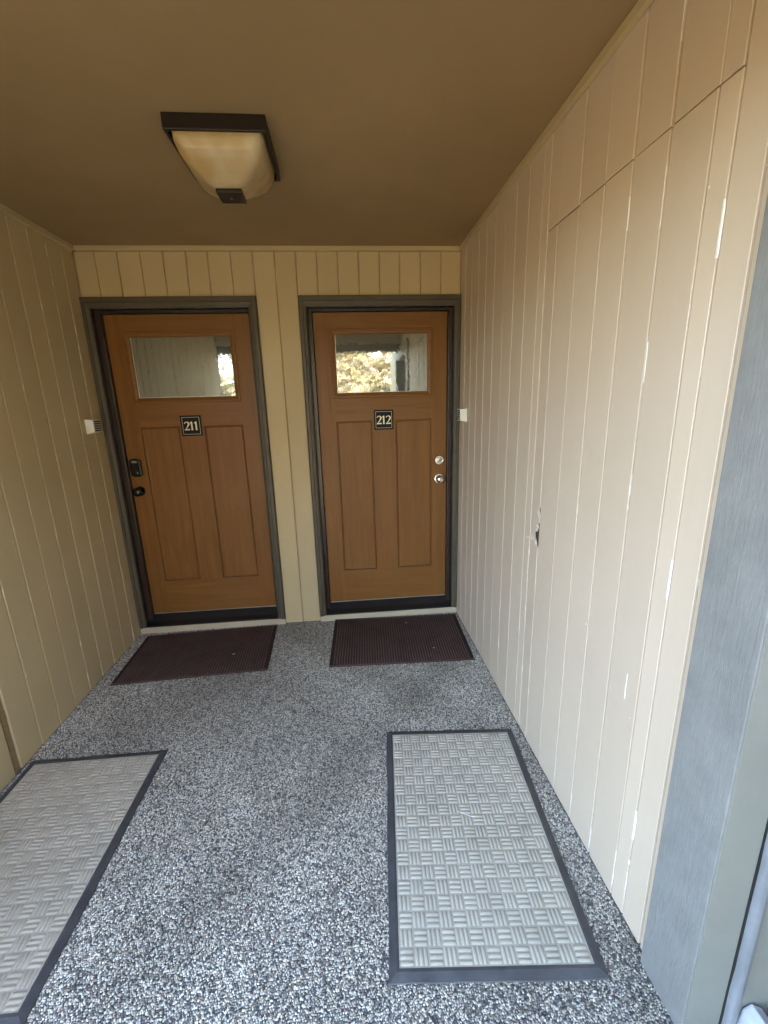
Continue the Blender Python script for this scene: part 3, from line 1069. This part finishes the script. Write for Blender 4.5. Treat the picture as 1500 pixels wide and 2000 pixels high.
def brown_mat(c, ang, w, l, label):
    e = mat_root('brown_door_mat', c, ang, label, 'brown ribbed mats')
    q = MB()
    q.box(-w / 2, w / 2, -l / 2, l / 2, 0.0, 0.0055)
    q.build('mat_base', 'brown_groove', e, 0.002)
    q = MB()
    n = 52
    bw = 0.022
    p = (w - 2 * bw) / n
    for i in range(n):
        x0 = -w / 2 + bw + i * p
        bar(q, x0 + 0.0028, x0 + p - 0.0028, -l / 2 + bw, l / 2 - bw, 0.0055, 0.0050 + random.uniform(-0.0008, 0.0004), False)
    for bx in ((-w / 2 + 0.001, w / 2 - 0.001, -l / 2 + 0.001, -l / 2 + bw - 0.004), (-w / 2 + 0.001, w / 2 - 0.001, l / 2 - bw + 0.004, l / 2 - 0.001)):
        bar(q, bx[0], bx[1], bx[2], bx[3], 0.0052, 0.0035, True)
    rb = q.build('raised_ribs', 'brown_carpet', e, 0, True)
    rb['kind'] = 'stuff'
    return e


grey_mat((1.930, -1.682), -5.1, 0.612, 0.943, 'grey_carpet', 'light grey basketweave mat with black rubber edge along the right wall')
grey_mat((0.320, -1.638), -0.7, 0.610, 0.937, 'taupe_carpet', 'taupe-grey basketweave mat with black rubber edge against the left wall')
brown_mat((0.532, -0.328), 2.3, 0.905, 0.560, 'dark brown mat in front of door 211')
brown_mat((1.834, -0.334), -2.6, 0.905, 0.600, 'dark brown ribbed mat in front of door 212')

# loose bits on the mats
q = MB()
tp = [Vector((1.905 + 0.006 * k, -1.648 - 0.020 * math.sin(k * 0.16) - 0.0012 * k, 0.0190)) for k in range(10)]
vs, fs = [], []
for p in tp:
    vs += [(p.x, p.y - 0.0007, p.z - 0.0005), (p.x, p.y + 0.0007, p.z - 0.0005), (p.x, p.y, p.z + 0.0007)]
for k in range(9):
    for j in range(3):
        fs.append((k * 3 + j, k * 3 + (j + 1) % 3, k * 3 + 3 + (j + 1) % 3, k * 3 + 3 + j))
q.add(vs, fs)
tag(q.build('white_thread', 'thread'), 'fine white thread lying on the light grey mat', 'thread')
for (x, y, z, s, a, label) in ((0.745, -0.395, 0.0175, 0.013, 0.4, 'tiny dry leaf scrap on the brown mat by door 211'), (2.045, -0.50, 0.0175, 0.010, 1.1, 'tiny dry leaf scrap near the front of the ribbed brown mat'), (1.915, -0.15, 0.0175, 0.011, 2.0, 'tiny dry leaf scrap near the back of the ribbed brown mat')):
    q = MB()
    n = 8
    top = [(x + s * math.cos(k * 2 * math.pi / n + a) * (1.0 if k % 2 else 0.65), y + s * 0.55 * math.sin(k * 2 * math.pi / n + a), z + 0.001 * math.cos(k * 1.7)) for k in range(n)]
    q.add(top + [(px, py, pz - 0.0008) for px, py, pz in top], [tuple(range(n)), tuple(range(2 * n - 1, n - 1, -1))] + [(k, (k + 1) % n, (k + 1) % n + n, k + n) for k in range(n)])
    tag(q.build('leaf_scrap', 'dry_leaf'), label, 'leaf scrap', 'leaf scraps on the brown mats')

# ------------------------------------------------------------------ resin-bound pebble floor: real stones, nobody could count them
def inside_mat(x, y, c, ang, w, l):
    a = math.radians(-ang)
    dx, dy = x - c[0], y - c[1]
    u = dx * math.cos(a) - dy * math.sin(a)
    v_ = dx * math.sin(a) + dy * math.cos(a)
    return (np.abs(u) < w / 2 - 0.012) & (np.abs(v_) < l / 2 - 0.012)


pitch = 0.0064
gx, gy = np.meshgrid(np.arange(0.003, XR - 0.002, pitch), np.arange(-3.0, -0.006, pitch * 0.88))
gx[::2] += pitch * 0.5
px = gx.ravel() + RNG.uniform(-0.0019, 0.0019, gx.size)
py = gy.ravel() + RNG.uniform(-0.0019, 0.0019, gy.size)
keep = (px > 0.002) & (px < XR - 0.002)
for args in (((1.930, -1.682), -5.1, 0.612, 0.943), ((0.320, -1.638), -0.7, 0.610, 0.937), ((0.532, -0.328), 2.3, 0.905, 0.560), ((1.834, -0.334), -2.6, 0.905, 0.600)):
    keep &= ~inside_mat(px, py, *args)
px, py = px[keep], py[keep]
NP = px.size
K = 5
ang = RNG.uniform(0, 2 * np.pi, NP)
ra = RNG.uniform(0.0029, 0.0052, NP)
rb_ = ra * RNG.uniform(0.55, 0.9, NP)
hh = RNG.uniform(0.0018, 0.0040, NP)
zb0 = RNG.uniform(0.0002, 0.0018, NP)
tilt = RNG.uniform(-0.35, 0.35, (NP, 2))
V = np.zeros((NP, 2 * K + 1, 3), np.float32)
for lvl, (rs, hz) in enumerate(((1.0, 0.0), (0.72, 0.72))):
    for k in range(K):
        a = 2 * np.pi * k / K
        lx = ra * rs * np.cos(a)
        ly = rb_ * rs * np.sin(a)
        X = lx * np.cos(ang) - ly * np.sin(ang)
        Y = lx * np.sin(ang) + ly * np.cos(ang)
        i = lvl * K + k
        V[:, i, 0] = px + X
        V[:, i, 1] = py + Y
        V[:, i, 2] = zb0 + hh * hz + (X * tilt[:, 0] + Y * tilt[:, 1]) * (lvl > 0)
V[:, 2 * K, 0] = px
V[:, 2 * K, 1] = py
V[:, 2 * K, 2] = zb0 + hh
V[:, :, 0] = np.clip(V[:, :, 0], 0.0005, XR - 0.0005)
faces = []
for k in range(K):
    k2 = (k + 1) % K
    faces += [(k, k2, K + k2), (k, K + k2, K + k), (K + k, K + k2, 2 * K)]
F = np.array(faces, np.int32)
FA = (F[None] + (np.arange(NP, dtype=np.int32) * (2 * K + 1))[:, None, None]).reshape(-1)
me = bpy.data.meshes.new('pebbles')
me.vertices.add(NP * (2 * K + 1))
me.vertices.foreach_set('co', V.reshape(-1))
nf = NP * len(faces)
me.loops.add(nf * 3)
me.loops.foreach_set('vertex_index', FA)
me.polygons.add(nf)
me.polygons.foreach_set('loop_start', np.arange(0, nf * 3, 3, dtype=np.int32))
me.polygons.foreach_set('use_smooth', np.ones(nf, dtype=bool))
me.update(calc_edges=True)
kinds = np.array([(0.76, 0.69, 0.55), (0.58, 0.525, 0.41), (0.395, 0.355, 0.27), (0.225, 0.203, 0.16), (0.11, 0.10, 0.082), (0.58, 0.48, 0.345), (0.33, 0.20, 0.145)])
pick = RNG.choice(len(kinds), NP, p=[0.20, 0.22, 0.21, 0.17, 0.13, 0.05, 0.02])
sc_ = kinds[pick] * RNG.uniform(0.8, 1.15, (NP, 1))
# trodden dirt in soft patches
ph = RNG.uniform(0, 6.28, (8, 2))
dirt = sum(np.sin(px * (2.3 + 1.9 * k) + ph[k, 0]) * np.sin(py * (2.0 + 1.7 * k) + ph[k, 1]) / (1 + 0.35 * k) for k in range(8))
dirt = np.clip(0.5 + dirt * 0.28, 0, 1)[:, None]
sc_ = sc_ * (1.08 - 0.48 * dirt) * (1 + dirt * np.array([[0.03, 0.0, -0.05]]))
ca_ = np.ones((NP, 2 * K + 1, 4), np.float32)
ca_[:, :, :3] = sc_[:, None, :]
at_ = me.attributes.new('stone', 'FLOAT_COLOR', 'POINT')
at_.data.foreach_set('color', ca_.reshape(-1))
me.materials.append(MATS['pebble'])
po = bpy.data.objects.new('pebbles', me)
col.objects.link(po)
attach(po, floor)
po['kind'] = 'stuff'

# ------------------------------------------------------------------ trees outside, seen in the door glass
def tube(q, pts, rads, seg=7):
    vs, fs = [], []
    n = len(pts)
    for i, (p, r) in enumerate(zip(pts, rads)):
        d = (Vector(pts[min(i + 1, n - 1)]) - Vector(pts[max(i - 1, 0)])).normalized()
        s = d.orthogonal().normalized()
        t = d.cross(s)
        for k in range(seg):
            a = 2 * math.pi * k / seg
            vs.append(tuple(Vector(p) + s * (r * math.cos(a)) + t * (r * math.sin(a))))
    for i in range(n - 1):
        for k in range(seg):
            k2 = (k + 1) % seg
            fs.append((i * seg + k, i * seg + k2, (i + 1) * seg + k2, (i + 1) * seg + k))
    q.add(vs, fs)


def tree(x, y, height, spread, nleaf, mat, label):
    rnd = random.Random(int(x * 91 + y * 17))
    root = thing('tree', (x, y, -2.75), label, 'tree', 'trees beyond the walkway')
    q = MB()
    base = Vector((x, y, -2.75))
    top = base + Vector((rnd.uniform(-.4, .4), rnd.uniform(-.4, .4), height * 0.92))
    trunk = [base.lerp(top, t) + Vector((rnd.uniform(-.08, .08), rnd.uniform(-.08, .08), 0)) for t in np.linspace(0, 1, 7)]
    tube(q, trunk, np.linspace(0.16, 0.02, 7))
    tips = []
    for k in range(26):
        t = rnd.uniform(0.28, 0.95)
        o = base.lerp(top, t)
        a = rnd.uniform(0, 2 * math.pi)
        L = spread * (1.05 - t * 0.6) * rnd.uniform(0.6, 1.1)
        e = o + Vector((math.cos(a) * L, math.sin(a) * L, L * rnd.uniform(0.1, 0.8)))
        mid = o.lerp(e, 0.5) + Vector((rnd.uniform(-.15, .15), rnd.uniform(-.15, .15), rnd.uniform(0, .2)))
        tube(q, [o, mid, e], [0.060, 0.040, 0.014], 5)
        for _ in range(4):
            s = o.lerp(e, rnd.uniform(0.4, 1.0))
            e2 = s + Vector((rnd.uniform(-.6, .6), rnd.uniform(-.6, .6), rnd.uniform(-.2, .6)))
            tube(q, [s, e2], [0.020, 0.006], 4)
            tips += [s, e2, s.lerp(e2, 0.5)]
        tips += [e, mid]
    q.build('trunk', 'bark', root, 0, True)
    q = MB()
    for _ in range(nleaf):
        c = rnd.choice(tips) + Vector((rnd.gauss(0, .17), rnd.gauss(0, .17), rnd.gauss(0, .15)))
        d = Vector((rnd.gauss(0, 1), rnd.gauss(0, 1), rnd.gauss(0, 1))).normalized()
        s = d.orthogonal().normalized()
        L, W = rnd.uniform(0.07, 0.15), rnd.uniform(0.02, 0.05)
        q.add([c, c + d * L * 0.5 + s * W, c + d * L, c + d * L * 0.5 - s * W], [(0, 1, 2, 3)])
    cr = q.build('crown', mat, root)
    cr['kind'] = 'stuff'


tree(0.5, -8.2, 7.4, 2.0, 8000, 'leaf_yellow', 'yellow-leaved tree beyond the walkway, mirrored in the glass of door 212')
tree(3.1, -8.8, 7.8, 2.1, 8000, 'leaf_yellow', 'second yellow-leaved tree standing farther right beyond the walkway')
tree(-1.7, -9.0, 7.4, 1.9, 8000, 'leaf_green', 'green tree beyond the walkway, mirrored in the glass of door 211')
tree(1.6, -11.0, 8.6, 2.4, 8000, 'leaf_green', 'tall green tree standing behind the yellow trees')
tree(5.8, -9.5, 8.0, 2.3, 7000, 'leaf_green', 'green tree standing far to the right beyond the walkway')
